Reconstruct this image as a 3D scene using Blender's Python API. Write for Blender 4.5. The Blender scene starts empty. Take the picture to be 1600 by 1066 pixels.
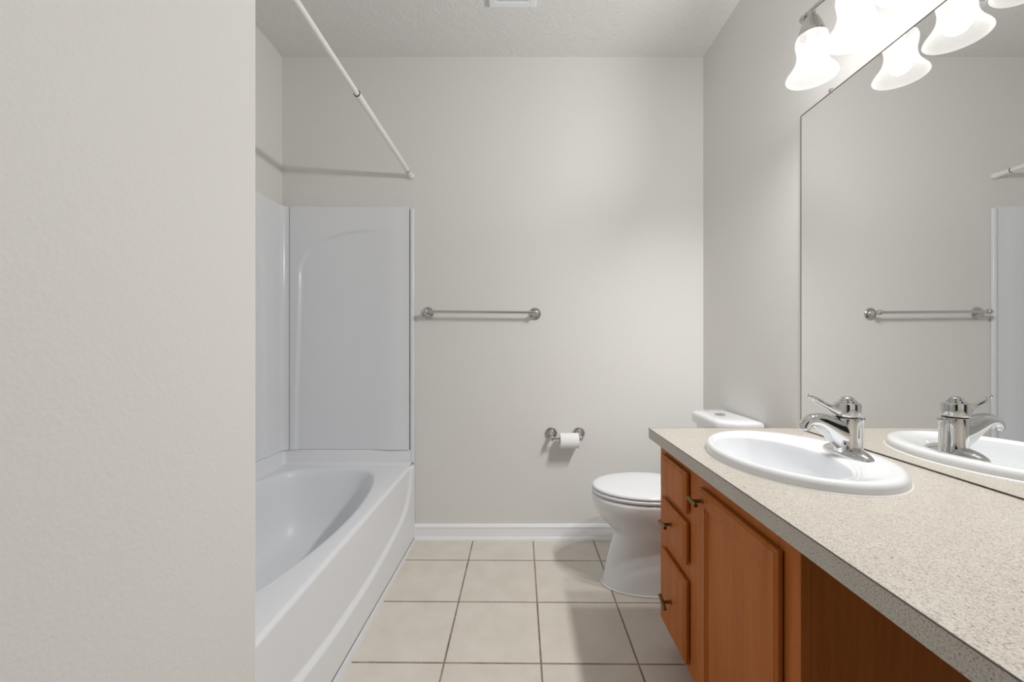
import bpy, bmesh, math
from mathutils import Vector, Matrix

PI = math.pi
C = bpy.context.scene.collection
sc = bpy.context.scene

# ------------------------------------------------------------------ camera
cam_d = bpy.data.cameras.new('camera')
cam = bpy.data.objects.new('camera', cam_d)
C.objects.link(cam)
CAM_H = 1.127
FPX = 647.0
cam.location = (0, 0, CAM_H)
cam.rotation_euler = (PI / 2, 0, 0)
cam_d.sensor_fit = 'HORIZONTAL'
cam_d.sensor_width = 36.0
cam_d.lens = FPX / 1600 * 36.0
cam_d.shift_x = -13 / 1600
cam_d.clip_start = 0.02
sc.camera = cam

# ------------------------------------------------------------------ world, exposure
w = bpy.data.worlds.new('world')
sc.world = w
w.use_nodes = True
w.node_tree.nodes['Background'].inputs[0].default_value = (0.9, 0.95, 1.0, 1)
w.node_tree.nodes['Background'].inputs[1].default_value = 0.02
vs = sc.view_settings
vs.view_transform = 'Standard'
vs.look = 'None'
vs.gamma = 1.0
vs.use_curve_mapping = False
vs.exposure = 0.05
sc.cycles.max_bounces = 14
sc.cycles.diffuse_bounces = 8
sc.cycles.glossy_bounces = 6
sc.cycles.transparent_max_bounces = 12
sc.cycles.use_denoising = True
sc.cycles.sample_clamp_indirect = 4.0

LAMP_X, LAMP_Y, LAMP_RIM = 0.898, (1.276, 1.110, 0.944), 1.940
LAMP_W = 42.0          # one bulb
LAMP_SMOOTH = 1.25


def lamp_light(name, loc):
    d = bpy.data.lights.new(name, 'POINT')
    d.energy = LAMP_W
    d.color = (1.0, 0.998, 0.988)
    d.shadow_soft_size = 0.030
    d.use_nodes = True
    nt = d.node_tree
    em = nt.nodes['Emission']
    fo = nt.nodes.new('ShaderNodeLightFalloff')
    fo.inputs['Strength'].default_value = 1.0
    fo.inputs['Smooth'].default_value = LAMP_SMOOTH
    nt.links.new(fo.outputs['Quadratic'], em.inputs['Strength'])
    o = bpy.data.objects.new(name, d)
    o.location = loc
    C.objects.link(o)
    return o


# ------------------------------------------------------------------ materials
def mat(name, col, rough=0.5, metal=0.0, spec=0.5, coat=0.0):
    m = bpy.data.materials.new(name)
    m.use_nodes = True
    b = m.node_tree.nodes['Principled BSDF']
    b.inputs['Base Color'].default_value = (*col, 1)
    b.inputs['Roughness'].default_value = rough
    b.inputs['Metallic'].default_value = metal
    b.inputs['Specular IOR Level'].default_value = spec
    b.inputs['Coat Weight'].default_value = coat
    b.inputs['Coat Roughness'].default_value = 0.08
    return m


def nodes(m):
    nt = m.node_tree
    return nt, nt.nodes['Principled BSDF']


def coords(nt, scale=(1, 1, 1), rot=(0, 0, 0)):
    tc = nt.nodes.new('ShaderNodeTexCoord')
    mp = nt.nodes.new('ShaderNodeMapping')
    mp.inputs['Scale'].default_value = scale
    mp.inputs['Rotation'].default_value = rot
    nt.links.new(tc.outputs['Object'], mp.inputs['Vector'])
    return mp.outputs['Vector']


def noise(nt, vec, scale, detail=3.0, rough=0.55):
    n = nt.nodes.new('ShaderNodeTexNoise')
    n.inputs['Scale'].default_value = scale
    n.inputs['Detail'].default_value = detail
    n.inputs['Roughness'].default_value = rough
    nt.links.new(vec, n.inputs['Vector'])
    return n.outputs['Fac']


def ramp(nt, fac, stops):
    r = nt.nodes.new('ShaderNodeValToRGB')
    el = r.color_ramp.elements
    while len(el) < len(stops):
        el.new(0.5)
    for e, (p, c) in zip(el, stops):
        e.position = p
        e.color = (*c, 1) if len(c) == 3 else c
    nt.links.new(fac, r.inputs['Fac'])
    return r.outputs['Color']


def bump(nt, b, h, strength, dist):
    bp = nt.nodes.new('ShaderNodeBump')
    bp.inputs['Strength'].default_value = strength
    bp.inputs['Distance'].default_value = dist
    nt.links.new(h, bp.inputs['Height'])
    nt.links.new(bp.outputs['Normal'], b.inputs['Normal'])


def mathn(nt, op, a, b=None, c=None):
    n = nt.nodes.new('ShaderNodeMath')
    n.operation = op
    for i, v in enumerate((a, b, c)):
        if v is None:
            continue
        if isinstance(v, (int, float)):
            n.inputs[i].default_value = v
        else:
            nt.links.new(v, n.inputs[i])
    return n.outputs[0]


def make_wall_mat(name, col, scale, strength, dist):
    m = mat(name, col, 0.62, spec=0.3)
    nt, b = nodes(m)
    v = coords(nt)
    h = noise(nt, v, scale, 2.0, 0.5)
    h2 = noise(nt, v, scale * 0.35, 2.0, 0.5)
    s = mathn(nt, 'ADD', h, h2)
    bump(nt, b, s, strength, dist)
    return m


M_WALL = make_wall_mat('wall_paint', (0.735, 0.724, 0.700), 150, 0.35, 0.0013)
M_CEIL = make_wall_mat('ceiling_paint', (0.72, 0.715, 0.70), 75, 0.8, 0.004)
M_TRIM = mat('white_trim_paint', (0.88, 0.89, 0.92), 0.3)
M_TUB = mat('white_acrylic', (0.76, 0.775, 0.805), 0.38, spec=0.5)
M_SURR = mat('white_acrylic_panel', (0.77, 0.785, 0.815), 0.20, spec=0.45)
M_PORC = mat('white_porcelain', (0.79, 0.80, 0.82), 0.08, spec=0.5, coat=0.4)
M_SEAT = mat('white_seat_plastic', (0.80, 0.815, 0.84), 0.16)
M_CHROME = mat('polished_chrome', (0.68, 0.68, 0.685), 0.06, 1.0)
M_NICKEL = mat('brushed_nickel', (0.60, 0.585, 0.56), 0.20, 1.0)
M_BRASS = mat('antique_brass', (0.22, 0.13, 0.055), 0.36, 1.0)
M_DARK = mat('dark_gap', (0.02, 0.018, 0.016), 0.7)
M_CAULK = mat('white_caulk', (0.78, 0.77, 0.74), 0.5)
M_CAULK2 = mat('fresh_white_caulk', (0.84, 0.84, 0.83), 0.4)
M_RODW = mat('white_enamel_rod', (0.80, 0.79, 0.76), 0.3)
M_PAPER = mat('tissue_paper', (0.86, 0.86, 0.86), 0.9, spec=0.1)
M_CARD = mat('cardboard', (0.42, 0.34, 0.26), 0.9, spec=0.1)
M_VENT = mat('white_vent_plastic', (0.80, 0.82, 0.84), 0.35)
M_MEDGE = mat('mirror_edge', (0.07, 0.055, 0.045), 0.35)
M_MIRROR = mat('mirror_silver', (0.90, 0.905, 0.895), 0.0, 1.0)
M_DRAIN = mat('drain_chrome', (0.6, 0.6, 0.6), 0.15, 1.0)

# paper: soft fibre bump
nt, b = nodes(M_PAPER)
bump(nt, b, noise(nt, coords(nt, (1, 1, 1)), 400, 2), 0.3, 0.001)


def make_wood(name, light, dark, vertical=True):
    m = mat(name, light, 0.45, spec=0.16)
    nt, b = nodes(m)
    sv = (7.0, 7.0, 0.55) if vertical else (7.0, 0.55, 7.0)
    v = coords(nt, sv)
    a = noise(nt, v, 5.0, 6.0, 0.6)
    v2 = coords(nt, tuple(s * 9 for s in sv))
    f = noise(nt, v2, 6.0, 3.0, 0.6)
    mix = mathn(nt, 'ADD', mathn(nt, 'MULTIPLY', a, 0.72), mathn(nt, 'MULTIPLY', f, 0.28))
    col = ramp(nt, mix, [(0.30, dark), (0.50, tuple((x + y) / 2 for x, y in zip(dark, light))), (0.70, light)])
    nt.links.new(col, b.inputs['Base Color'])
    bump(nt, b, f, 0.08, 0.0006)
    return m


M_WOOD = make_wood('stained_maple', (0.53, 0.168, 0.036), (0.38, 0.108, 0.019))
M_WOODH = make_wood('stained_maple_cross_grain', (0.53, 0.168, 0.036), (0.38, 0.108, 0.019), False)


def make_laminate():
    m = mat('speckled_laminate', (0.6, 0.56, 0.5), 0.32, spec=0.4)
    nt, b = nodes(m)
    v = coords(nt)
    fine = noise(nt, v, 420, 2.0, 0.7)
    mid = noise(nt, v, 170, 3.0, 0.7)
    big = noise(nt, v, 14, 2.0, 0.5)
    base = ramp(nt, fine, [(0.31, (0.235, 0.19, 0.145)), (0.46, (0.50, 0.462, 0.41)), (0.72, (0.635, 0.597, 0.545))])
    sp = ramp(nt, mid, [(0.315, (1, 1, 1)), (0.375, (0, 0, 0))])
    mx = nt.nodes.new('ShaderNodeMix')
    mx.data_type = 'RGBA'
    nt.links.new(sp, mx.inputs['Factor'])
    nt.links.new(base, mx.inputs['A'])
    mx.inputs['B'].default_value = (0.22, 0.175, 0.135, 1)
    tint = ramp(nt, big, [(0.3, (0.96, 0.95, 0.94)), (0.7, (1, 1, 1))])
    ml = nt.nodes.new('ShaderNodeMix')
    ml.data_type = 'RGBA'
    ml.blend_type = 'MULTIPLY'
    ml.inputs['Factor'].default_value = 1.0
    nt.links.new(mx.outputs['Result'], ml.inputs['A'])
    nt.links.new(tint, ml.inputs['B'])
    nt.links.new(ml.outputs['Result'], b.inputs['Base Color'])
    return m


M_LAM = make_laminate()


def make_tile():
    m = mat('beige_floor_tile', (0.55, 0.5, 0.44), 0.38, spec=0.4)
    nt, b = nodes(m)
    tc = nt.nodes.new('ShaderNodeTexCoord')
    sx = nt.nodes.new('ShaderNodeSeparateXYZ')
    nt.links.new(tc.outputs['Object'], sx.inputs[0])
    P, G = 0.3395, 0.0062
    X0, Y0 = 0.0727, 2.126
    xs = mathn(nt, 'SUBTRACT', sx.outputs['X'], X0)
    ysk = mathn(nt, 'ADD', sx.outputs['Y'], mathn(nt, 'MULTIPLY', sx.outputs['X'], 0.009))
    ys = mathn(nt, 'SUBTRACT', ysk, Y0)
    vec = coords(nt)
    wob = mathn(nt, 'MULTIPLY', mathn(nt, 'SUBTRACT', noise(nt, vec, 60, 2), 0.5), 0.0022)

    def edge(c):
        p = mathn(nt, 'PINGPONG', c, P / 2)          # distance to nearest grout line
        return mathn(nt, 'ADD', p, wob)
    d = mathn(nt, 'MINIMUM', edge(xs), edge(ys))
    mr = nt.nodes.new('ShaderNodeMapRange')
    mr.interpolation_type = 'SMOOTHSTEP'
    mr.inputs['From Min'].default_value = G / 2 - 0.0008
    mr.inputs['From Max'].default_value = G / 2 + 0.0012
    nt.links.new(d, mr.inputs['Value'])
    fac = mr.outputs['Result']
    # per-tile tone
    cx = mathn(nt, 'FLOOR', mathn(nt, 'DIVIDE', xs, P))
    cy = mathn(nt, 'FLOOR', mathn(nt, 'DIVIDE', ys, P))
    cmb = nt.nodes.new('ShaderNodeCombineXYZ')
    nt.links.new(cx, cmb.inputs[0])
    nt.links.new(cy, cmb.inputs[1])
    wn = nt.nodes.new('ShaderNodeTexWhiteNoise')
    nt.links.new(cmb.outputs[0], wn.inputs['Vector'])
    cloud = noise(nt, vec, 9, 5, 0.6)
    grain = noise(nt, vec, 260, 2, 0.6)
    s = mathn(nt, 'ADD', mathn(nt, 'MULTIPLY', cloud, 0.7),
              mathn(nt, 'ADD', mathn(nt, 'MULTIPLY', grain, 0.22), mathn(nt, 'MULTIPLY', wn.outputs['Value'], 0.10)))
    tile = ramp(nt, s, [(0.36, (0.62, 0.575, 0.51)), (0.52, (0.66, 0.615, 0.55)), (0.68, (0.695, 0.65, 0.59))])
    gn = noise(nt, vec, 7, 3, 0.6)
    grout = ramp(nt, gn, [(0.35, (0.155, 0.125, 0.096)), (0.65, (0.31, 0.26, 0.20))])
    mx = nt.nodes.new('ShaderNodeMix')
    mx.data_type = 'RGBA'
    nt.links.new(fac, mx.inputs['Factor'])
    nt.links.new(grout, mx.inputs['A'])
    nt.links.new(tile, mx.inputs['B'])
    nt.links.new(mx.outputs['Result'], b.inputs['Base Color'])
    rr = mathn(nt, 'MULTIPLY_ADD', fac, -0.42, 0.82)
    nt.links.new(rr, b.inputs['Roughness'])
    hh = mathn(nt, 'ADD', mathn(nt, 'MULTIPLY', fac, 1.0), mathn(nt, 'MULTIPLY', cloud, 0.12))
    bump(nt, b, hh, 0.5, 0.0015)
    return m


M_TILE = make_tile()


def make_glow_glass(name, clear, glow):
    m = bpy.data.materials.new(name)
    m.use_nodes = True
    nt = m.node_tree
    b = nt.nodes['Principled BSDF']
    b.inputs['Base Color'].default_value = (0.62, 0.61, 0.60, 1)
    b.inputs['Roughness'].default_value = 0.35
    b.inputs['Emission Color'].default_value = (1.0, 0.985, 0.955, 1)
    b.inputs['Emission Strength'].default_value = glow
    tr = nt.nodes.new('ShaderNodeBsdfTransparent')
    mx = nt.nodes.new('ShaderNodeMixShader')
    lw = nt.nodes.new('ShaderNodeLayerWeight')
    lw.inputs['Blend'].default_value = 0.5
    f2 = mathn(nt, 'POWER', lw.outputs['Facing'], 2.0)
    nt.links.new(mathn(nt, 'MULTIPLY_ADD', f2, -0.5, clear), mx.inputs[0])   # the share of the glass that passes light straight
    nt.links.new(b.outputs[0], mx.inputs[1])
    nt.links.new(tr.outputs[0], mx.inputs[2])
    nt.links.new(mx.outputs[0], nt.nodes['Material Output'].inputs['Surface'])
    return m


M_SHADE = make_glow_glass('frosted_lamp_glass', 0.74, 0.62)
M_BULB = make_glow_glass('bulb_glass', 0.80, 1.8)


# ------------------------------------------------------------------ mesh helpers
def obj(name, bm, m, parent=None, smooth=True, angle=35, mats=None):
    bmesh.ops.recalc_face_normals(bm, faces=bm.faces[:])
    if parent is not None:
        off = parent_world(parent)
        bmesh.ops.translate(bm, verts=bm.verts[:], vec=-off)
    me = bpy.data.meshes.new(name)
    bm.to_mesh(me)
    bm.free()
    if smooth:
        me.polygons.foreach_set('use_smooth', [True] * len(me.polygons))
        me.set_sharp_from_angle(angle=math.radians(angle))
    for mm in (mats or [m]):
        me.materials.append(mm)
    o = bpy.data.objects.new(name, me)
    C.objects.link(o)
    if parent is not None:
        o.parent = parent
    return o


def parent_world(p):
    v = Vector((0, 0, 0))
    while p is not None:
        v += Vector(p.location)
        p = p.parent
    return v


def thing(name, label, cat, loc, group=None):
    o = bpy.data.objects.new(name, None)
    o.location = loc
    o.empty_display_size = 0.05
    C.objects.link(o)
    o['label'] = label
    o['category'] = cat
    if group:
        o['group'] = group
    return o


def struct(name, bm, m, label=None, cat=None, **kw):
    o = obj(name, bm, m, **kw)
    o['kind'] = 'structure'
    if label:
        o['label'] = label
        o['category'] = cat
    return o


def box(bm, x0, x1, y0, y1, z0, z1, bev=0.0, seg=2):
    vs = [bm.verts.new((x, y, z)) for x in (x0, x1) for y in (y0, y1) for z in (z0, z1)]
    idx = [(0, 1, 3, 2), (4, 6, 7, 5), (0, 4, 5, 1), (2, 3, 7, 6), (0, 2, 6, 4), (1, 5, 7, 3)]
    fs = [bm.faces.new([vs[i] for i in f]) for f in idx]
    if bev > 0:
        es = list({e for f in fs for e in f.edges})
        bmesh.ops.bevel(bm, geom=es, offset=bev, segments=seg, affect='EDGES', profile=0.5)
    return bm


def loft(bm, rings, closed=True, cap0=True, cap1=True):
    """rings: lists of points, all the same length"""
    vr = [[bm.verts.new(p) for p in r] for r in rings]
    n = len(vr[0])
    for a, c in zip(vr, vr[1:]):
        for i in range(n if closed else n - 1):
            j = (i + 1) % n
            bm.faces.new((a[i], a[j], c[j], c[i]))
    if cap0 and closed:
        bm.faces.new(vr[0][::-1])
    if cap1 and closed:
        bm.faces.new(vr[-1])
    return vr


def lathe(bm, prof, centre, axis='Z', n=32, cap0=True, cap1=True):
    """prof: (radius, distance along the axis)"""
    cx, cy, cz = centre
    rings = []
    for r, t in prof:
        r = max(r, 1e-5)
        ring = []
        for i in range(n):
            a = 2 * PI * i / n
            u, v = r * math.cos(a), r * math.sin(a)
            if axis == 'Z':
                ring.append((cx + u, cy + v, cz + t))
            elif axis == 'Y':
                ring.append((cx + u, cy + t, cz + v))
            else:
                ring.append((cx + t, cy + u, cz + v))
        rings.append(ring)
    loft(bm, rings, cap0=cap0, cap1=cap1)
    return bm


def sweep(bm, pts, radii, n=16, flat=1.0, up=(0, 0, 1)):
    """tube along pts; radii a number per point or (across, along-up) pairs"""
    pts = [Vector(p) for p in pts]
    rings = []
    up = Vector(up)
    for i, p in enumerate(pts):
        t = (pts[min(i + 1, len(pts) - 1)] - pts[max(i - 1, 0)]).normalized()
        s = t.cross(up)
        if s.length < 1e-4:
            s = t.cross(Vector((0, 1, 0)))
        s.normalize()
        u = s.cross(t).normalized()
        r = radii[i]
        ra, rb = r if isinstance(r, tuple) else (r, r)
        rings.append([p + s * (ra * math.cos(2 * PI * k / n)) + u * (rb * math.sin(2 * PI * k / n)) for k in range(n)])
    loft(bm, rings)
    return bm


def bez(p0, p1, p2, p3, n):
    out = []
    for i in range(n + 1):
        t = i / n
        out.append(tuple((1 - t) ** 3 * a + 3 * (1 - t) ** 2 * t * b_ + 3 * (1 - t) * t * t * c + t ** 3 * d
                         for a, b_, c, d in zip(p0, p1, p2, p3)))
    return out


def sm(a, b_, x):
    t = min(1.0, max(0.0, (x - a) / (b_ - a)))
    return t * t * (3 - 2 * t)


def grid(bm, us, vs_, f):
    g = [[bm.verts.new(f(u, v)) for v in vs_] for u in us]
    for i in range(len(us) - 1):
        for j in range(len(vs_) - 1):
            bm.faces.new((g[i][j], g[i + 1][j], g[i + 1][j + 1], g[i][j + 1]))
    return g


def lin(a, b_, n):
    return [a + (b_ - a) * i / n for i in range(n + 1)]


def rect_ring(cx, cy, x0, x1, y0, y1, n):
    """n points round a rectangle by angle from (cx, cy), corners kept"""
    angs = [2 * PI * i / n for i in range(n)]
    for px, py in ((x0, y0), (x0, y1), (x1, y0), (x1, y1)):
        a = math.atan2(py - cy, px - cx) % (2 * PI)
        k = min(range(n), key=lambda i: min(abs(angs[i] - a), 2 * PI - abs(angs[i] - a)))
        angs[k] = a
    pts = []
    for a in angs:
        c, s = math.cos(a), math.sin(a)
        t = min(((x1 - cx) / c if c > 1e-9 else 1e9), ((x0 - cx) / c if c < -1e-9 else 1e9),
                ((y1 - cy) / s if s > 1e-9 else 1e9), ((y0 - cy) / s if s < -1e-9 else 1e9))
        pts.append((cx + c * t, cy + s * t))
    return angs, pts


# ------------------------------------------------------------------ room shell
XL, XE, XR = -1.353, -0.526, 1.040       # alcove wall, entry wall, vanity wall
YB, YE, YR = 2.353, 0.830, -0.40         # back wall, end of entry wall, wall behind the camera
ZC = 2.742
T = 0.12
struct('floor', box(bmesh.new(), XL - T, XR + T, YR - T, YB + T, -0.10, 0.0), M_TILE, smooth=False)
struct('ceiling', box(bmesh.new(), XL - T, XR + T, YR - T, YB + T, ZC, ZC + 0.10), M_CEIL, smooth=False)
struct('wall_back', box(bmesh.new(), XL - T, XR + T, YB, YB + T, 0, ZC), M_WALL, smooth=False)
struct('wall_right', box(bmesh.new(), XR, XR + T, YR, YB, 0, ZC), M_WALL, smooth=False)
struct('wall_left', box(bmesh.new(), XL - T, XL, YE, YB, 0, ZC), M_WALL, smooth=False)
bm = bmesh.new()                       # unseen doorway, opened on an unlit hall to darken the chrome reflections
box(bm, XL - T, -0.46, YR - T, YR, 0, ZC)
box(bm, 0.42, XR + T, YR - T, YR, 0, ZC)
box(bm, -0.46, 0.42, YR - T, YR, 2.05, ZC)
struct('wall_rear', bm, M_WALL, smooth=False)
bm = bmesh.new()
box(bm, XL - T, XE, YR, YE, 0, ZC)
es = [e for e in bm.edges if all(abs(v.co.x - XE) < 1e-5 and abs(v.co.y - YE) < 1e-5 for v in e.verts)]
bmesh.ops.bevel(bm, geom=es, offset=0.011, segments=5, affect='EDGES', profile=0.5)
struct('wall_entry', bm, M_WALL)


def baseboard(name, p0, p1, inward):
    """profile swept along a wall from p0 to p1; inward = direction into the room"""
    prof = [(0, 0), (0.019, 0), (0.019, 0.008), (0.016, 0.016), (0.0125, 0.021), (0.0115, 0.066), (0.0135, 0.070),
            (0.0135, 0.076), (0.009, 0.083), (0.006, 0.089), (0, 0.089)]
    bm = bmesh.new()
    rings = []
    for p in (p0, p1):
        rings.append([(p[0] + inward[0] * d, p[1] + inward[1] * d, z) for d, z in prof])
    loft(bm, rings)
    return struct(name, bm, M_TRIM, angle=25)


baseboard('baseboard_back', (-0.598, YB), (XR, YB), (0, -1))
baseboard('baseboard_right', (XR, YB - 0.02), (XR, 1.56), (-1, 0))
baseboard('baseboard_left', (XE, YR), (XE, YE - 0.012), (1, 0))

# ------------------------------------------------------------------ bathtub
tub = thing('bathtub', 'white acrylic alcove bathtub with curved front apron under the shower rod', 'bathtub', (-0.98, 1.59, 0))
TX0, TX1, TY0, TY1, TZ = XL + 0.004, -0.630, YE + 0.004, YB - 0.004, 0.430
N = 144
bcx, bcy = -1.0, 1.62
angs, outer = rect_ring(bcx, bcy, TX0, TX1, TY0, TY1, N)


def basin_r(a, p=9.0):
    c, s = math.cos(a), math.sin(a)
    ex = c / (0.32 if c > 0 else 0.42)
    ey = s / 0.80
    g = (ex * ex + ey * ey) ** (p / 2) + (abs(s) / 0.664) ** p
    if c < 0:
        g += (-c / 0.305) ** p
    return g ** (-1 / p)


bm = bmesh.new()
rings = [[(x, y, TZ) for x, y in outer]]


def bring(k, dz, exp=0.0):
    out = []
    for a in angs:
        r = basin_r(a) + exp
        out.append((bcx + r * k * math.cos(a), bcy + r * math.sin(a) * (1 - (1 - k) * 0.7), TZ + dz))
    return out


for k, dz, e in ((1, 0.0, 0.018), (1, -0.0015, 0.008), (1, -0.006, 0.0), (1, -0.014, -0.006), (0.985, -0.04, -0.008), (0.95, -0.13, -0.008),
                 (0.90, -0.24, -0.008), (0.85, -0.305, -0.012), (0.78, -0.338, -0.02), (0.66, -0.352, -0.03), (0.4, -0.356, -0.05), (0.1, -0.358, -0.05)):
    rings.append(bring(k, dz, e))
loft(bm, rings, cap0=False)
# upstand along the back and left walls, with a cove at its foot
cove = [(0.040, 0.0), (0.030, 0.003), (0.024, 0.009), (0.020, 0.020), (0.018, 0.078), (0.014, 0.082), (0.002, 0.082)]
rows = []
for d, z in cove:
    rows.append([(-0.612, YB - d, TZ + z), (XL + max(d, 0.045), YB - d, TZ + z), (XL + d + 0.012, YB - d - 0.004, TZ + z),
                 (XL + d + 0.003, YB - d - 0.014, TZ + z), (XL + d, YB - max(d, 0.045), TZ + z), (XL + d, YE + 0.005, TZ + z)])
loft(bm, rows, closed=False)
obj('tub_shell', bm, M_TUB, tub, angle=50)

bm = bmesh.new()


def apron_curve(y):
    d = abs(y - 1.59)
    return 0.168 + 0.16 * d * d + 0.11 * (d / 0.69) ** 14


def apron_pt(y, z):
    zc = min(apron_curve(y), 0.6)
    dd = abs(y - 1.59)
    slope = 0.32 * dd + 0.11 * 14 / 0.69 * (dd / 0.69) ** 13
    dist = (z - zc) / math.sqrt(1 + slope * slope)
    t = min(1, max(0, (dist + 0.008) / 0.017))
    t = 0.7 * t + 0.3 * t * t * (3 - 2 * t)
    x = -0.598 - 0.0145 * t
    if z > 0.414:                                   # bevel up to the deck
        x = min(x, -0.6125) - 0.011 * sm(0, 1, (z - 0.414) / 0.016) if x < -0.604 else x - 0.011 * sm(0, 1, (z - 0.414) / 0.016)
    return (x, y, z)


zs = lin(0.0, 0.12, 8) + lin(0.125, 0.411, 100) + lin(0.4135, 0.4300, 8)
grid(bm, lin(TY0, TY1 + 0.002, 280), zs, apron_pt)
ys = lin(TY0, TY1 + 0.002, 60)
grid(bm, ys, [0, 1], lambda y, k: ((apron_pt(y, 0.43)[0], y, 0.43), (-0.640, y, 0.4302))[k])
obj('apron', bm, M_TUB, tub, angle=60)
bm = bmesh.new()
rows = []
for y in lin(TY0, TY1, 40):
    h = 0.016 + 0.045 * (TY1 - y) / (TY1 - TY0)
    rows.append([(-0.603, y, 0.0), (-0.5915, y, 0.0), (-0.5925, y, h - 0.006), (-0.595, y, h - 0.001), (-0.603, y, h)])
loft(bm, rows)
obj('base_strip', bm, M_TUB, tub, angle=30)
bm = bmesh.new()  # dark-coloured strip stands in for the shaded gap above the base strip
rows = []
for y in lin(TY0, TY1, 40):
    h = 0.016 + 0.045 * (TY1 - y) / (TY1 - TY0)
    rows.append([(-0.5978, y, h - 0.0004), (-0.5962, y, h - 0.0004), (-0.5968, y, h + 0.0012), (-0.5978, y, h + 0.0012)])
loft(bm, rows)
obj('shadow_line', bm, M_DARK, tub, angle=30)['label'] = 'thin dark strip painted as the shadow line above the base strip'

# ------------------------------------------------------------------ shower surround
sur = thing('shower_surround', 'glossy white wall panels with arched outline above the bathtub', 'shower surround', (-0.98, YB, 0.512))
SZ0, SZ1 = 0.5140, 1.883
ER = -0.6265


def arch_depth(u, z, u0, ru, fade0, fade1):
    """0 outside, 1 inside the arch; u grows away from the corner"""
    zt, rz = 1.747, 0.235
    ul = u0 - 0.022 * (1 - sm(0.5, 1.5, z))
    if u < ul + ru and z > zt - rz:
        q = math.sqrt(((ul + ru - u) / ru) ** 2 + ((z - (zt - rz)) / rz) ** 2)
        d = (1 - q) * min(ru, rz)
    else:
        d = min(u - ul, zt - z)
    f = 1 - sm(fade0, fade1, u)
    return sm(-0.006, 0.007, d), f, d


bm = bmesh.new()


def end_pt(x, z):
    u = x - XL
    s, f, d = arch_depth(u, z, 0.109, 0.37, 0.36, 0.68)
    # a shallow tray: the outer field stands proud on the left and top, and runs out level to the right
    dep = 0.0135 * s * f
    wave = 0.0035 * sm(-0.86, -0.74, x) * (1 - sm(-0.72, -0.655, x))
    return (x, YB - 0.0225 + dep - wave, z)


grid(bm, lin(-1.2985, ER, 130), lin(SZ0, SZ1, 200), end_pt)
# rim returning to the wall
for zz in (SZ0, SZ1):
    grid(bm, lin(-1.2985, ER, 130), [0, 1], lambda x, k: end_pt(x, zz) if k == 0 else (x, YB - 0.001, zz))
grid(bm, [0, 1], lin(SZ0, SZ1, 200), lambda k, z: end_pt(ER, z) if k == 0 else (ER, YB - 0.001, z))
bmesh.ops.remove_doubles(bm, verts=bm.verts[:], dist=1e-5)
obj('end_panel', bm, M_SURR, sur, angle=50)

bm = bmesh.new()
# side panel on the left wall, wrapping round the corner with a cove
RC = 0.036
path = [(0.051 + XL, YB - 0.002), (0.051 + XL, YB - 0.024), (0.048 + XL, YB - 0.0265)]
for i in range(9):
    a = PI / 2 * i / 8
    path.append((XL + 0.020 + RC * 0.75 * (1 - math.sin(a)), YB - 0.0265 - RC * (1 - math.cos(a))))
path_y = lin(YB - 0.0265 - RC - 0.004, YE + 0.006, 110)


def side_pt(k, z):
    if k < len(path):
        return (path[int(k)][0], path[int(k)][1], z)
    y = path_y[int(k) - len(path)]
    u = YB - y
    s, f, d = arch_depth(u, z, 0.205, 0.40, 0.9, 1.1)
    return (XL + 0.020 - 0.009 * s, y, z)


tot = len(path) + len(path_y)
grid(bm, list(range(tot)), lin(SZ0, SZ1, 120), side_pt)
for zz in (SZ0, SZ1):
    def capf(k, q):
        p = side_pt(k, zz)
        if q == 0:
            return p
        if k < 3:
            return (p[0], YB - 0.0005, zz)
        if k < len(path):
            return (XL + 0.0005 + max(0, 0.04 - 0.005 * (k - 3)), YB - 0.0005 - max(0, 0.006 * (k - 3)) * 0, zz) if k < 8 else (XL + 0.0005, p[1], zz)
        return (XL + 0.0005, p[1], zz)
    grid(bm, list(range(tot)), [0, 1], capf)
obj('side_panel', bm, M_SURR, sur, angle=50)
obj('edge_trim', box(bmesh.new(), -0.6215, -0.599, YB - 0.020, YB - 0.0005, 0.438, SZ1 - 0.004, 0.005, 3), M_SURR, sur)

# ------------------------------------------------------------------ shower rod
RX, RZ = -0.617, 2.062
rod = thing('shower_curtain_rod', 'white tension shower rod spanning the tub below the ceiling', 'shower rod', (RX, YB, RZ))
RJ = 1.563
bm = bmesh.new()
lathe(bm, [(0.0102, YE + 0.03), (0.0102, RJ + 0.05)], (RX, 0, RZ), 'Y', 24)
obj('inner_tube', bm, M_RODW, rod)
bm = bmesh.new()
lathe(bm, [(0.0108, RJ + 0.02), (0.0108, RJ - 0.001), (0.0128, RJ), (0.0128, 2.262), (0.0105, 2.263), (0.0105, RJ + 0.02)], (RX, 0, RZ), 'Y', 24, False, False)
obj('outer_tube', bm, M_RODW, rod)
bm = bmesh.new()
lathe(bm, [(0.0112, RJ + 0.004), (0.0112, RJ - 0.002), (0.0131, RJ - 0.002), (0.0131, RJ + 0.0005), (0.0112, RJ + 0.004)], (RX, 0, RZ), 'Y', 24, False, False)
obj('tube_collar', bm, M_DARK, rod)['label'] = 'dark ring at the joint of the rod tubes'
bm = bmesh.new()
lathe(bm, [(0.0110, 2.262), (0.0136, 2.262), (0.0136, 2.266), (0.0110, 2.2665)], (RX, 0, RZ), 'Y', 24)
obj('tube_collar', bm, M_DARK, rod)['label'] = 'dark ring near the wall end of the rod'
for y0, s in ((YB - 0.0005, -1), (YE + 0.0005, 1)):
    bm = bmesh.new()
    lathe(bm, [(0.0150, y0), (0.0165, y0 + s * 0.003), (0.0175, y0 + s * 0.012), (0.0165, y0 + s * 0.022), (0.0140, y0 + s * 0.028),
               (0.0128, y0 + s * 0.032), (0.0128, y0 + s * 0.086)], (RX, 0, RZ), 'Y', 24)
    obj('end_cap', bm, M_RODW, rod)

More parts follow.
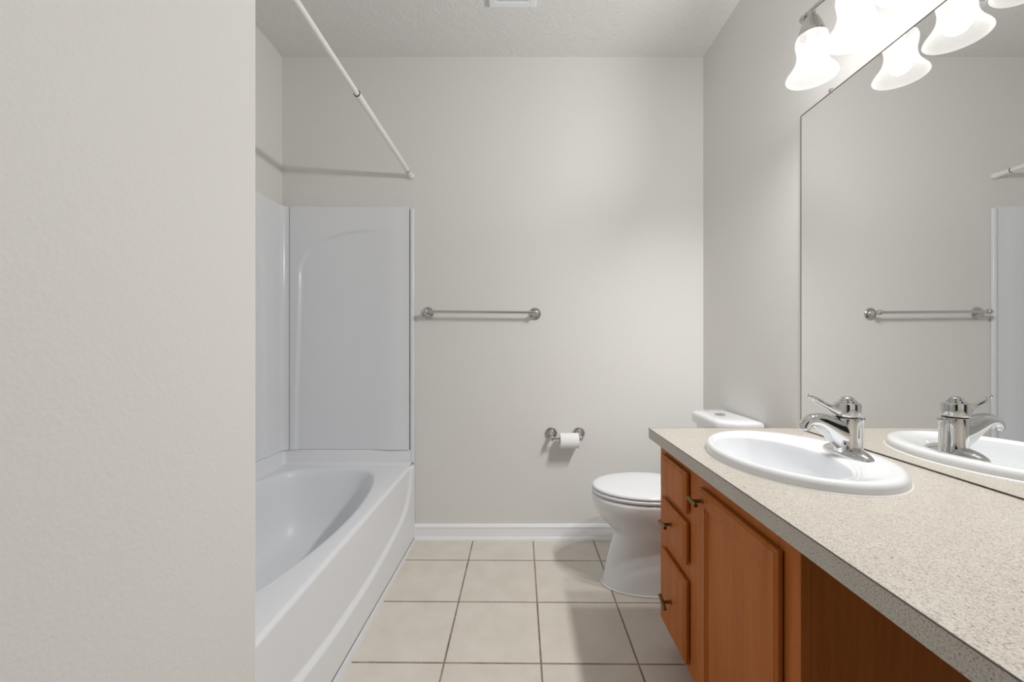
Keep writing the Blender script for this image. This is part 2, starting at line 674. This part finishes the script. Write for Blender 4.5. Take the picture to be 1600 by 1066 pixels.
# ------------------------------------------------------------------ ceiling vent
vent = thing('ceiling_vent', 'white square exhaust vent grille on the ceiling', 'vent', (-0.037, 1.87, ZC))
VX0, VX1, VY0, VY1 = -0.150, 0.077, 1.752, 1.984
bm = bmesh.new()
ringsv = []
for ins, z in ((0, ZC - 0.0005), (0, ZC - 0.016), (0.006, ZC - 0.020), (0.031, ZC - 0.021), (0.033, ZC - 0.018), (0.040, ZC - 0.018), (0.041, ZC - 0.004)):
    ringsv.append([(VX0 + ins, VY0 + ins, z), (VX1 - ins, VY0 + ins, z), (VX1 - ins, VY1 - ins, z), (VX0 + ins, VY1 - ins, z)])
loft(bm, ringsv, cap1=False)
obj('frame', bm, M_VENT, vent, angle=20)
obj('backing', box(bmesh.new(), VX0 + 0.03, VX1 - 0.03, VY0 + 0.03, VY1 - 0.03, ZC - 0.003, ZC - 0.001), M_DARK, vent)['label'] = 'dark opening behind the slats'
for i in range(7):
    y = VY1 - 0.047 - 0.0215 * i
    bm = bmesh.new()
    loft(bm, [[(x, y, ZC - 0.0185), (x, y - 0.0165, ZC - 0.0185), (x, y - 0.0185, ZC - 0.006), (x, y - 0.004, ZC - 0.006)] for x in (VX0 + 0.0415, VX1 - 0.0415)])
    obj('slat', bm, M_VENT, vent, angle=20)

# ------------------------------------------------------------------ towel bar
def rosette(bm, cx, cz, y0=YB, r=0.034):
    lathe(bm, [(r * 0.97, y0), (r, y0 - 0.003), (r * 0.98, y0 - 0.007), (r * 0.86, y0 - 0.0105), (r * 0.74, y0 - 0.0085), (r * 0.66, y0 - 0.0085),
               (r * 0.60, y0 - 0.013), (r * 0.48, y0 - 0.017), (r * 0.34, y0 - 0.020), (0.0001, y0 - 0.021)], (cx, 0, cz), 'Y', 36)
    return bm


tb = thing('towel_bar', 'brushed nickel towel bar mounted on the back wall', 'towel bar', (-0.22, YB, 1.285))
BA, BB = (-0.524, 1.2865), (0.0836, 1.2815)
for (x, z), s in ((BA, -1), (BB, 1)):
    obj('rosette', rosette(bmesh.new(), x, z), M_NICKEL, tb)
    bm = bmesh.new()
    lathe(bm, [(0.0155, YB - 0.012), (0.0125, YB - 0.022), (0.0085, YB - 0.032), (0.0070, YB - 0.042), (0.0080, YB - 0.048), (0.0120, YB - 0.052),
               (0.0142, YB - 0.058), (0.0150, YB - 0.064), (0.0142, YB - 0.070), (0.0115, YB - 0.0755), (0.0070, YB - 0.079), (0.0001, YB - 0.080)],
          (x, 0, z + 0.003), 'Y', 24)
    obj('post', bm, M_NICKEL, tb)
bm = bmesh.new()
sweep(bm, [(BA[0] - 0.004, YB - 0.064, BA[1] + 0.003), (BB[0] + 0.004, YB - 0.064, BB[1] + 0.003)], [0.0078, 0.0078], 20)
obj('bar', bm, M_NICKEL, tb)

# ------------------------------------------------------------------ toilet paper holder and roll
th = thing('toilet_paper_holder', 'brushed nickel double post paper holder on the back wall', 'paper holder', (0.254, YB, 0.603))
PZ = 0.6005
for x in (0.1745, 0.332):
    obj('rosette', rosette(bmesh.new(), x, 0.604, r=0.0345), M_NICKEL, th)
    bm = bmesh.new()
    sweep(bm, [(x, YB - 0.010, 0.604), (x, YB - 0.022, 0.603), (x, YB - 0.036, 0.600), (x, YB - 0.050, 0.595), (x, YB - 0.062, 0.591), (x, YB - 0.072, 0.590),
               (x, YB - 0.079, 0.590), (x, YB - 0.083, 0.590)],
          [0.0175, 0.0150, 0.0115, 0.0105, 0.0130, 0.0135, 0.0105, 0.003], 20)
    obj('post', bm, M_NICKEL, th)
bm = bmesh.new()
sweep(bm, [(0.180, YB - 0.068, 0.590), (0.327, YB - 0.068, 0.590)], [0.0070, 0.0070], 16)
obj('spindle', bm, M_NICKEL, th)

roll = thing('toilet_paper_roll', 'small white toilet paper roll hanging on the nickel holder', 'toilet paper', (0.270, YB - 0.068, 0.580))
bm = bmesh.new()
RR, RI, RC0 = 0.0415, 0.0205, (YB - 0.068, 0.577)
n = 48
rings = []
for x, r in ((0.2185, RI), (0.2185, RR - 0.002), (0.2195, RR), (0.3195, RR), (0.3205, RR - 0.002), (0.3205, RI), (0.2185, RI)):
    rings.append([(x, RC0[0] + r * math.cos(2 * PI * i / n), RC0[1] + r * math.sin(2 * PI * i / n)) for i in range(n)])
loft(bm, rings, cap0=False, cap1=False)
# loose end of the sheet lying over the front
sheet = []
for i in range(14):
    a = math.radians(150 + i * 8)
    sheet.append((RC0[0] + (RR + 0.0009) * math.cos(a), RC0[1] + (RR + 0.0009) * math.sin(a)))
grid(bm, [0.2190, 0.3200], list(range(14)), lambda x, k: (x, sheet[k][0], sheet[k][1]))
obj('paper', bm, M_PAPER, roll)
bm = bmesh.new()
lathe(bm, [(0.0205, 0.2180), (0.0195, 0.2180), (0.0195, 0.3210), (0.0205, 0.3210)], (0, RC0[0], RC0[1]), 'X', 32, False, False)
obj('cardboard_core', bm, M_CARD, roll)['label'] = 'brown cardboard core'

# ------------------------------------------------------------------ toilet
TYC = 1.93
toi = thing('toilet', 'white two piece toilet with closed lid between vanity and back wall', 'toilet', (0.70, TYC, 0))


def egg(xf, xb, hw, z, xm=None, n=56, pw=2.0, pb=2.0):
    xm = (xf + xb) / 2 + 0.02 if xm is None else xm
    out = []
    for i in range(n):
        a = 2 * PI * i / n
        c, s = math.cos(a), math.sin(a)
        p = pw if c < 0 else pb
        x = xm + math.copysign(abs(c) ** (2 / p), c) * ((xm - xf) if c < 0 else (xb - xm))
        y = TYC + math.copysign(abs(s) ** (2 / p), s) * hw
        out.append((x, y, z))
    return out


bm = bmesh.new()
prof = [(0.0, 0.381, 0.93, 0.118), (0.012, 0.382, 0.93, 0.117), (0.05, 0.391, 0.93, 0.112), (0.113, 0.405, 0.93, 0.106), (0.170, 0.420, 0.93, 0.102),
        (0.205, 0.431, 0.92, 0.102), (0.232, 0.437, 0.91, 0.106), (0.250, 0.436, 0.90, 0.113), (0.264, 0.426, 0.88, 0.122), (0.283, 0.402, 0.865, 0.136),
        (0.305, 0.379, 0.855, 0.149), (0.330, 0.360, 0.85, 0.161), (0.355, 0.348, 0.845, 0.170), (0.385, 0.338, 0.84, 0.177), (0.408, 0.334, 0.84, 0.180),
        (0.418, 0.335, 0.84, 0.180), (0.4215, 0.339, 0.835, 0.176), (0.4228, 0.35, 0.82, 0.165)]
loft(bm, [egg(xf, xb, hw, z, pb=3.0, xm=min(0.62, (xf + xb) / 2)) for z, xf, xb, hw in prof])
# rear deck carrying the tank
box(bm, 0.78, 1.02, TYC - 0.115, TYC + 0.115, 0.30, 0.4225, 0.02, 3)
obj('bowl', bm, M_PORC, toi, angle=60)
bm = bmesh.new()
loft(bm, [egg(0.379, 0.932, 0.120, 0.0005, pb=3.0, xm=0.62), egg(0.376, 0.934, 0.122, 0.004, pb=3.0, xm=0.62), egg(0.380, 0.932, 0.118, 0.008, pb=3.0, xm=0.62)])
obj('caulk_bead', bm, M_CAULK, toi)
bm = bmesh.new()
loft(bm, [egg(0.41, 0.76, 0.115, 0.4230), egg(0.41, 0.76, 0.115, 0.4292), egg(0.338, 0.805, 0.180, 0.4292), egg(0.335, 0.805, 0.182, 0.4312), egg(0.335, 0.805, 0.182, 0.4400), egg(0.338, 0.803, 0.180, 0.4430), egg(0.41, 0.76, 0.115, 0.4430)])
obj('seat', bm, M_SEAT, toi, angle=60)
bm = bmesh.new()
loft(bm, [egg(0.41, 0.76, 0.115, 0.4432), egg(0.41, 0.76, 0.115, 0.4482), egg(0.340, 0.80, 0.179, 0.4482), egg(0.3375, 0.802, 0.1815, 0.4500), egg(0.337, 0.802, 0.182, 0.4525), egg(0.3385, 0.801, 0.1805, 0.4575), egg(0.345, 0.795, 0.175, 0.4612),
          egg(0.360, 0.78, 0.160, 0.4632), egg(0.42, 0.72, 0.10, 0.4640), egg(0.50, 0.64, 0.03, 0.4642)])
obj('lid', bm, M_SEAT, toi, angle=60)
for s in (-1, 1):
    bm = bmesh.new()
    lathe(bm, [(0.012, 0), (0.012, 0.034), (0.010, 0.040), (0.001, 0.042)], (0.822, TYC + s * 0.075, 0.4225), 'Z', 20)
    obj('hinge', bm, M_SEAT, toi)


def tank_ring(x0, x1, hw, z, n=12, rb=0.012):
    """D plan: flat at the wall, broad rounded front corners"""
    out = [(x1, TYC - hw, z), (x1, TYC + hw, z)]
    rx, ry = min(0.13, x1 - x0), 0.075
    for i in range(n + 1):
        a = PI / 2 * i / n
        out.append((x0 + rx * (1 - math.sin(a)), TYC + hw - ry * (1 - math.cos(a)), z))
    for i in range(n + 1):
        a = PI / 2 * (n - i) / n
        out.append((x0 + rx * (1 - math.sin(a)), TYC - hw + ry * (1 - math.cos(a)), z))
    return out


bm = bmesh.new()
loft(bm, [tank_ring(0.880, 1.025, 0.154, 0.4225), tank_ring(0.875, 1.025, 0.160, 0.44), tank_ring(0.868, 1.025, 0.168, 0.60), tank_ring(0.866, 1.025, 0.171, 0.7295)])
obj('tank', bm, M_PORC, toi, angle=50)
bm = bmesh.new()
loft(bm, [tank_ring(0.852, 1.027, 0.180, 0.7300), tank_ring(0.848, 1.028, 0.184, 0.736), tank_ring(0.848, 1.028, 0.184, 0.768), tank_ring(0.852, 1.027, 0.181, 0.777),
          tank_ring(0.862, 1.022, 0.172, 0.7815), tank_ring(0.90, 1.0, 0.12, 0.7828)])
tl = obj('tank_lid', bm, M_PORC, toi, angle=60)
bm = bmesh.new()
lathe(bm, [(0.0245, 0.0), (0.0245, 0.004), (0.0225, 0.0055), (0.020, 0.0055), (0.0195, 0.0045), (0.019, 0.0065), (0.0001, 0.0070)], (0.928, 1.925, 0.7822), 'Z', 32)
obj('flush_button', bm, M_CHROME, tl)['label'] = 'round chrome dual flush button'

# ------------------------------------------------------------------ vanity cabinet
FX = 0.524
VY_N, VY_F, VZ = 0.774, 1.545, 0.7615
van = thing('vanity_cabinet', 'warm brown wooden vanity cabinet with three drawers and a door', 'cabinet', (0.78, 1.16, 0))
bm = bmesh.new()
WX = XR - 0.004


def frame_piece(y0, y1, z0, z1):
    box(bm, FX, FX + 0.019, y0, y1, z0, z1, 0.0008, 1)


frame_piece(1.490, VY_F, 0.10, VZ)          # far stile
frame_piece(1.190, 1.290, 0.10, VZ)         # middle stile
frame_piece(VY_N, 0.835, 0.10, VZ)          # near stile
for z0, z1 in ((0.10, 0.145), (0.375, 0.447), (0.556, 0.604), (0.71, VZ)):
    frame_piece(1.290, 1.490, z0, z1)
frame_piece(0.835, 1.190, 0.10, 0.145)
frame_piece(0.835, 1.190, 0.695, VZ)
obj('face_frame', bm, M_WOOD, van, angle=30)
bm = bmesh.new()
box(bm, FX + 0.0195, WX, VY_N + 0.002, VY_N + 0.018, 0.10, VZ)
box(bm, FX + 0.075, WX, VY_N + 0.002, VY_N + 0.018, 0.0, 0.10)
obj('side_panel', bm, M_WOOD, van, angle=30)
bm = bmesh.new()
box(bm, FX + 0.0195, WX, VY_F - 0.018, VY_F - 0.002, 0.10, VZ)
box(bm, FX + 0.075, WX, VY_F - 0.018, VY_F - 0.002, 0.0, 0.10)
obj('side_panel', bm, M_WOOD, van, angle=30)
bm = bmesh.new()
box(bm, FX + 0.0195, WX, VY_N + 0.0185, VY_F - 0.0185, 0.10, 0.118)
obj('bottom_panel', bm, M_WOODH, van, smooth=False)
bm = bmesh.new()
box(bm, FX + 0.075, FX + 0.090, VY_N + 0.0185, VY_F - 0.0185, 0.0, 0.0995)
obj('toe_kick', bm, M_WOODH, van, smooth=False)


def front(bm, y0, y1, z0, z1, rows):
    """rows: (inset, x); a panel front built of nested rectangles"""
    rings = [[(x, y0 + i, z0 + i), (x, y1 - i, z0 + i), (x, y1 - i, z1 - i), (x, y0 + i, z1 - i)] for i, x in rows]
    loft(bm, rings)
    return bm


def t_knob(parent, y, z, tilt, x_face=0.505, half=0.0275):
    bm = bmesh.new()
    xk = x_face - 0.029
    lathe(bm, [(0.0075, x_face - 0.0002), (0.0075, x_face - 0.002), (0.0050, x_face - 0.004), (0.0050, xk)], (0, y, z), 'X', 16)
    d = Vector((0, math.cos(tilt), math.sin(tilt)))
    c = Vector((xk, y, z))
    ts = [-half, -half + 0.0008, half - 0.0008, half]
    rr = [0.0050, 0.0060, 0.0060, 0.0050]
    sweep(bm, [c + d * t for t in ts], rr, 16, up=(1, 0, 0))
    k = obj('knob', bm, M_BRASS, parent)
    k['label'] = 'antique brass T bar knob'
    return k


DROWS = [(0, FX - 0.0045), (0, 0.5115), (0.0012, 0.5100), (0.0105, 0.5068), (0.0125, 0.5050)]
for (z0, z1), tilt in (((0.594, 0.721), None), ((0.437, 0.566), 0.0), ((0.130, 0.385), math.radians(20))):
    bm = front(bmesh.new(), 1.275, 1.5015, z0, z1, DROWS)
    d = obj('drawer', bm, M_WOOD, van, smooth=False)
    if tilt is not None:
        kz = {0.437: 0.512, 0.130: 0.252}[z0]
        t_knob(d, 1.388, kz, tilt)
bm = front(bmesh.new(), 0.820, 1.180, 0.130, 0.711,
           [(0, FX - 0.0045), (0, 0.5115), (0.0015, 0.5095), (0.0055, 0.5070), (0.0070, 0.5050), (0.0425, 0.5050), (0.0440, 0.5085), (0.0490, 0.5090), (0.0505, 0.5120), (0.0535, 0.5125)])
door = obj('door', bm, M_WOOD, van, smooth=False)
t_knob(door, 1.150, 0.682, math.radians(4))

# ------------------------------------------------------------------ countertop
CX0, CX1, CY0, CY1, CZ0, CZ1 = 0.4835, XR - 0.0015, YR + 0.002, 1.560, 0.7620, 0.7990
SX, SY, SA, SB = 0.750, 1.140, 0.270, 0.207       # drop-in sink centre, half-length, half-width
top = thing('countertop', 'beige speckled laminate countertop running along the mirror wall', 'countertop', (0.76, 1.1, CZ0))
n = 96
angs, orect = rect_ring(SX, SY, CX0, CX1, CY0, CY1, n)
cut = [(SX + (SB - 0.02) * math.cos(a), SY + (SA - 0.02) * math.sin(a)) for a in angs]
bm = bmesh.new()
loft(bm, [[(x, y, CZ0) for x, y in cut], [(x, y, CZ0) for x, y in orect], [(x, y, CZ1) for x, y in orect], [(x, y, CZ1) for x, y in cut],
          [(x, y, CZ0) for x, y in cut]], cap0=False, cap1=False)
bmesh.ops.remove_doubles(bm, verts=bm.verts[:], dist=1e-6)
obj('slab', bm, M_LAM, top, angle=30)
bm = bmesh.new()
E = 0.0009
box(bm, CX0 - E, CX0 + 0.0012, CY0, CY1 + E, CZ1 - 0.0014, CZ1 + 0.0002)
box(bm, CX0 - E, CX1, CY1 - 0.0012, CY1 + E, CZ1 - 0.0014, CZ1 + 0.0002)
obj('edge_seam', bm, M_MEDGE, top, smooth=False)['label'] = 'thin dark seams along the top front edge'

# ------------------------------------------------------------------ sink
snk = thing('sink', 'oval white drop in sink set in the beige countertop', 'sink', (SX, SY, CZ1))
IX, IY, IA, IB = 0.702, 1.141, 0.208, 0.134


def ell(cx, cy, a, b_, z, n=96):
    return [(cx + b_ * math.cos(2 * PI * i / n), cy + a * math.sin(2 * PI * i / n), z) for i in range(n)]


bm = bmesh.new()
rs = [ell(SX, SY, SA - 0.003, SB - 0.003, CZ1 + 0.0003), ell(SX, SY, SA, SB, CZ1 + 0.002), ell(SX, SY, SA - 0.0008, SB - 0.0008, CZ1 + 0.014),
      ell(SX, SY, SA - 0.0035, SB - 0.0035, CZ1 + 0.0205), ell(SX, SY, SA - 0.0080, SB - 0.0080, CZ1 + 0.0250), ell(SX, SY, SA - 0.0140, SB - 0.0140, CZ1 + 0.0268)]


def rim_mix(t, z):
    a, c = ell(SX, SY, SA - 0.014, SB - 0.014, 0), ell(IX, IY, IA, IB, 0)
    return [(p[0] * (1 - t) + q[0] * t, p[1] * (1 - t) + q[1] * t, CZ1 + z) for p, q in zip(a, c)]


rs += [rim_mix(0.25, 0.0255), rim_mix(0.5, 0.0205), rim_mix(0.75, 0.0175), rim_mix(0.97, 0.0168), rim_mix(1.0, 0.0150)]
rs += [ell(IX, IY, IA - 0.0015, IB - 0.0015, CZ1 + 0.010), ell(IX, IY, IA - 0.004, IB - 0.004, CZ1 - 0.004)]
for k, z in ((0.94, -0.03), (0.87, -0.07), (0.77, -0.105), (0.62, -0.128), (0.42, -0.139), (0.2, -0.143), (0.12, -0.145)):
    rs.append(ell(IX + 0.012 * (1 - k), IY, IA * k, IB * k + 0.004, CZ1 + z))
loft(bm, rs, cap0=False)
# underside of the bowl
us = [ell(SX, SY, SA - 0.026, SB - 0.026, CZ1 + 0.0003)]
for k, z in ((0.97, -0.04), (0.90, -0.08), (0.80, -0.115), (0.64, -0.140), (0.42, -0.150), (0.12, -0.155)):
    us.append(ell(IX + 0.012 * (1 - k), IY, IA * k + 0.008, IB * k + 0.010, CZ1 + z))
loft(bm, us, cap0=False)
obj('basin', bm, M_PORC, snk, angle=60)
bm = bmesh.new()
loft(bm, [ell(SX, SY, SA + 0.0035, SB + 0.0035, CZ1 + 0.0002), ell(SX, SY, SA + 0.0025, SB + 0.0025, CZ1 + 0.0018), ell(SX, SY, SA + 0.0002, SB + 0.0002, CZ1 + 0.0032)], cap0=False, cap1=False)
obj('caulk_bead', bm, M_CAULK2, snk)['label'] = 'thin white caulk line round the sink rim'
bm = bmesh.new()
lathe(bm, [(0.024, 0.0), (0.0235, 0.003), (0.018, 0.0035), (0.017, 0.001), (0.015, 0.004), (0.0001, 0.0065)], (IX + 0.010, IY, CZ1 - 0.1448), 'Z', 28)
obj('drain', bm, M_DRAIN, snk)

# ------------------------------------------------------------------ faucet
FZ = CZ1 + 0.0165
FCX, FCY = 0.888, 1.125
fau = thing('faucet', 'chrome single handle faucet standing on the sink rim', 'faucet', (FCX, FCY, FZ))
bm = bmesh.new()
rs = []
for k, z in ((1.0, -0.0035), (1.0, 0.003), (0.985, 0.007), (0.93, 0.012), (0.83, 0.017), (0.68, 0.022), (0.5, 0.0255), (0.3, 0.0275)):
    rs.append([(FCX + 0.0285 * (k ** 0.8) * math.copysign(abs(math.cos(2 * PI * i / 48)) ** 0.9, math.cos(2 * PI * i / 48)),
                FCY + 0.083 * k * math.sin(2 * PI * i / 48), FZ + z) for i in range(48)])
loft(bm, rs)
obj('base_plate', bm, M_CHROME, fau, angle=60)
bm = bmesh.new()
lathe(bm, [(0.0300, 0.012), (0.0285, 0.026), (0.0275, 0.045), (0.0275, 0.075), (0.0282, 0.100), (0.0280, 0.1035), (0.0262, 0.1045)], (FCX, FCY, FZ), 'Z', 40)
obj('body', bm, M_CHROME, fau, angle=60)
bm = bmesh.new()
lathe(bm, [(0.0262, 0.1040), (0.0266, 0.1075)], (FCX, FCY, FZ), 'Z', 40)
obj('neck_ring', bm, M_DARK, fau)['label'] = 'dark ring under the handle'
bm = bmesh.new()
pts = bez((FCX - 0.004, FCY, FZ + 0.058), (FCX - 0.040, FCY, FZ + 0.072), (FCX - 0.066, FCY, FZ + 0.098), (FCX - 0.092, FCY, FZ + 0.0965), 14)
pts += bez(pts[-1], (FCX - 0.104, FCY, FZ + 0.0955), (FCX - 0.113, FCY, FZ + 0.090), (FCX - 0.117, FCY, FZ + 0.076), 8)[1:]
rd = []
m_ = len(pts)
for i in range(m_):
    t = i / (m_ - 1)
    wd = 0.0255 * (1 - t) + 0.0155 * t
    hh = 0.047 * (1 - t) ** 1.9 + 0.0135 * (1 - (1 - t) ** 1.9)
    rd.append((hh, wd))
sweep(bm, pts, rd, 24, up=(0, 1, 0))
sp = obj('spout', bm, M_CHROME, fau, angle=60)
bm = bmesh.new()
e = pts[-1]
lathe(bm, [(0.0118, 0.012), (0.0124, -0.001), (0.0118, -0.006), (0.0095, -0.006), (0.009, -0.003)], (e[0] + 0.001, e[1], e[2]), 'Z', 28)
obj('aerator', bm, M_CHROME, sp, angle=60)
bm = bmesh.new()
lathe(bm, [(0.0250, 0.1072), (0.0300, 0.1085), (0.0312, 0.113), (0.0308, 0.124), (0.0315, 0.137), (0.0306, 0.1425), (0.0270, 0.1450), (0.0222, 0.1458),
           (0.0222, 0.1490), (0.0205, 0.1512), (0.0165, 0.1520), (0.0163, 0.1552), (0.0140, 0.1582), (0.0085, 0.1612), (0.0001, 0.1625)], (FCX, FCY, FZ), 'Z', 40)
hd = obj('handle', bm, M_CHROME, fau, angle=40)
bm = bmesh.new()
p0 = Vector((FCX - 0.020, FCY, FZ + 0.120))
p1 = Vector((FCX - 0.104, FCY + 0.004, FZ + 0.164))
ts = [0, 0.12, 0.25, 0.40, 0.52, 0.64, 0.76, 0.84, 0.88, 0.905, 0.93, 0.955, 0.98, 1.0]
rr = [(0.0180, 0.0130), (0.0140, 0.0130), (0.0095, 0.0100), (0.0072, 0.0074), (0.0082, 0.0076), (0.0096, 0.0082), (0.0090, 0.0076), (0.0062, 0.0056), (0.0042, 0.0042),
      (0.0058, 0.0058), (0.0070, 0.0070), (0.0068, 0.0068), (0.0048, 0.0048), (0.0006, 0.0006)]
sweep(bm, [p0 + (p1 - p0) * t + Vector((0, 0, -0.003 * math.sin(PI * min(1, t * 1.1)))) for t in ts], rr, 18)
obj('lever', bm, M_CHROME, hd, angle=60)
bm = bmesh.new()
lathe(bm, [(0.0028, 0.0), (0.0028, 0.090), (0.0052, 0.092), (0.0070, 0.097), (0.0062, 0.102), (0.0035, 0.105), (0.0001, 0.1055)], (FCX + 0.042, FCY, FZ + 0.0), 'Z', 18)
obj('lift_rod', bm, M_CHROME, fau, angle=60)

# ------------------------------------------------------------------ mirror
MX = XR - 0.0055
MY0, MY1, MZ0, MZ1 = 0.02, 1.529, CZ1 + 0.0012, 1.9575
mir = thing('wall_mirror', 'large frameless wall mirror above the beige countertop', 'mirror', (XR, 0.78, CZ1))
bm = bmesh.new()


def mrect(x, i, ib=None):
    ib = i if ib is None else ib
    return [(x, MY0 + i, MZ0 + ib), (x, MY1 - i, MZ0 + ib), (x, MY1 - i, MZ1 - i), (x, MY0 + i, MZ1 - i)]


vr = loft(bm, [mrect(XR - 0.0004, 0), mrect(MX + 0.0006, 0), mrect(MX, 0.0006), mrect(MX, 0.0048, 0.0034)])
bm.faces.ensure_lookup_table()
for f in bm.faces:
    f.material_index = 1
    if f.calc_center_median().x < MX + 1e-4 and f.calc_area() > 0.5:
        f.material_index = 0
obj('glass', bm, M_MIRROR, mir, smooth=False, mats=[M_MIRROR, M_MEDGE])
for y in (1.378, 0.20):
    bm = bmesh.new()
    box(bm, MX - 0.0045, XR - 0.0006, y - 0.006, y + 0.006, MZ1 - 0.004, MZ1 + 0.009, 0.0015, 2)
    lathe(bm, [(0.0042, MX - 0.0065), (0.0042, MX - 0.0045)], (0, y, MZ1 + 0.004), 'X', 14)
    obj('mirror_clip', bm, M_NICKEL, mir)

# ------------------------------------------------------------------ vanity light
LBZ = 2.147
vl = thing('vanity_light', 'three lamp nickel wall light with white bell glass shades above the mirror', 'wall light', (XR, LAMP_Y[1], LBZ))
bm = bmesh.new()
rs = []
for k, x in ((1.0, XR - 0.0005), (1.0, XR - 0.010), (0.95, XR - 0.016), (0.82, XR - 0.021), (0.5, XR - 0.024), (0.1, XR - 0.026)):
    rs.append([(x, LAMP_Y[1] + 0.085 * k * math.cos(2 * PI * i / 40), LBZ + 0.055 * k * math.sin(2 * PI * i / 40)) for i in range(40)])
loft(bm, rs)
obj('back_plate', bm, M_NICKEL, vl)
bm = bmesh.new()
sweep(bm, bez((XR - 0.02, LAMP_Y[1], LBZ), (XR - 0.06, LAMP_Y[1], LBZ + 0.02), (LAMP_X + 0.03, LAMP_Y[1], LBZ + 0.01), (LAMP_X, LAMP_Y[1], LBZ), 12), [0.008] * 13, 16)
obj('arm', bm, M_NICKEL, vl)
bm = bmesh.new()
yy = lin(LAMP_Y[0] + 0.022, LAMP_Y[2] - 0.022, 60)
sweep(bm, [(LAMP_X, y, LBZ - 0.013 * (math.sin(PI * (LAMP_Y[0] - y) / 0.166) ** 2 if LAMP_Y[2] < y < LAMP_Y[0] else 0)) for y in yy], [0.0062] * 61, 14)
obj('rail', bm, M_NICKEL, vl)
for y, s in ((LAMP_Y[0], 1), (LAMP_Y[2], -1)):
    bm = bmesh.new()
    y0 = y + s * 0.016
    lathe(bm, [(0.0065, y0), (0.0100, y0 + s * 0.003), (0.0080, y0 + s * 0.007), (0.0070, y0 + s * 0.010), (0.0105, y0 + s * 0.014), (0.0125, y0 + s * 0.020), (0.0105, y0 + s * 0.027), (0.005, y0 + s * 0.032), (0.0001, y0 + s * 0.033)],
          (LAMP_X, 0, LBZ), 'Y', 20)
    obj('finial', bm, M_NICKEL, vl)
SHP = [(0.026, 0.131), (0.034, 0.1305), (0.0400, 0.1260), (0.0432, 0.1170), (0.0438, 0.1060), (0.0420, 0.0930), (0.0396, 0.0800), (0.0392, 0.0680), (0.0412, 0.0550),
       (0.0455, 0.0420), (0.0520, 0.0300), (0.0595, 0.0195), (0.0655, 0.0110), (0.0685, 0.0050), (0.0690, 0.0018), (0.0678, 0.0000)]
for ly in LAMP_Y:
    c = (LAMP_X, ly, LAMP_RIM)
    bm = bmesh.new()
    lathe(bm, [(0.036, 0.1285), (0.0365, 0.133), (0.0350, 0.139), (0.0310, 0.152), (0.0250, 0.168), (0.0185, 0.181), (0.0125, 0.189), (0.0100, 0.196), (0.0110, 0.202), (0.0080, 0.208)], c, 'Z', 32)
    obj('socket_cap', bm, M_NICKEL, vl)
    bm = bmesh.new()
    inner = [(r - 0.0032, max(z, 0.0012)) for r, z in SHP[::-1]]
    lathe(bm, SHP + inner[1:-1] + [(0.0232, 0.128)], c, 'Z', 48, False, False)
    sh = obj('shade', bm, M_SHADE, vl, angle=70)
    sh['label'] = 'white frosted glass bell shade, lit'
    bm = bmesh.new()
    lathe(bm, [(0.0001, 0.030), (0.010, 0.031), (0.018, 0.036), (0.0225, 0.045), (0.0235, 0.054), (0.0215, 0.066), (0.016, 0.080), (0.0125, 0.092), (0.0125, 0.125)], c, 'Z', 24)
    obj('bulb', bm, M_BULB, sh)
    lamp_light('bulb_light', (LAMP_X, ly, LAMP_RIM + 0.040))
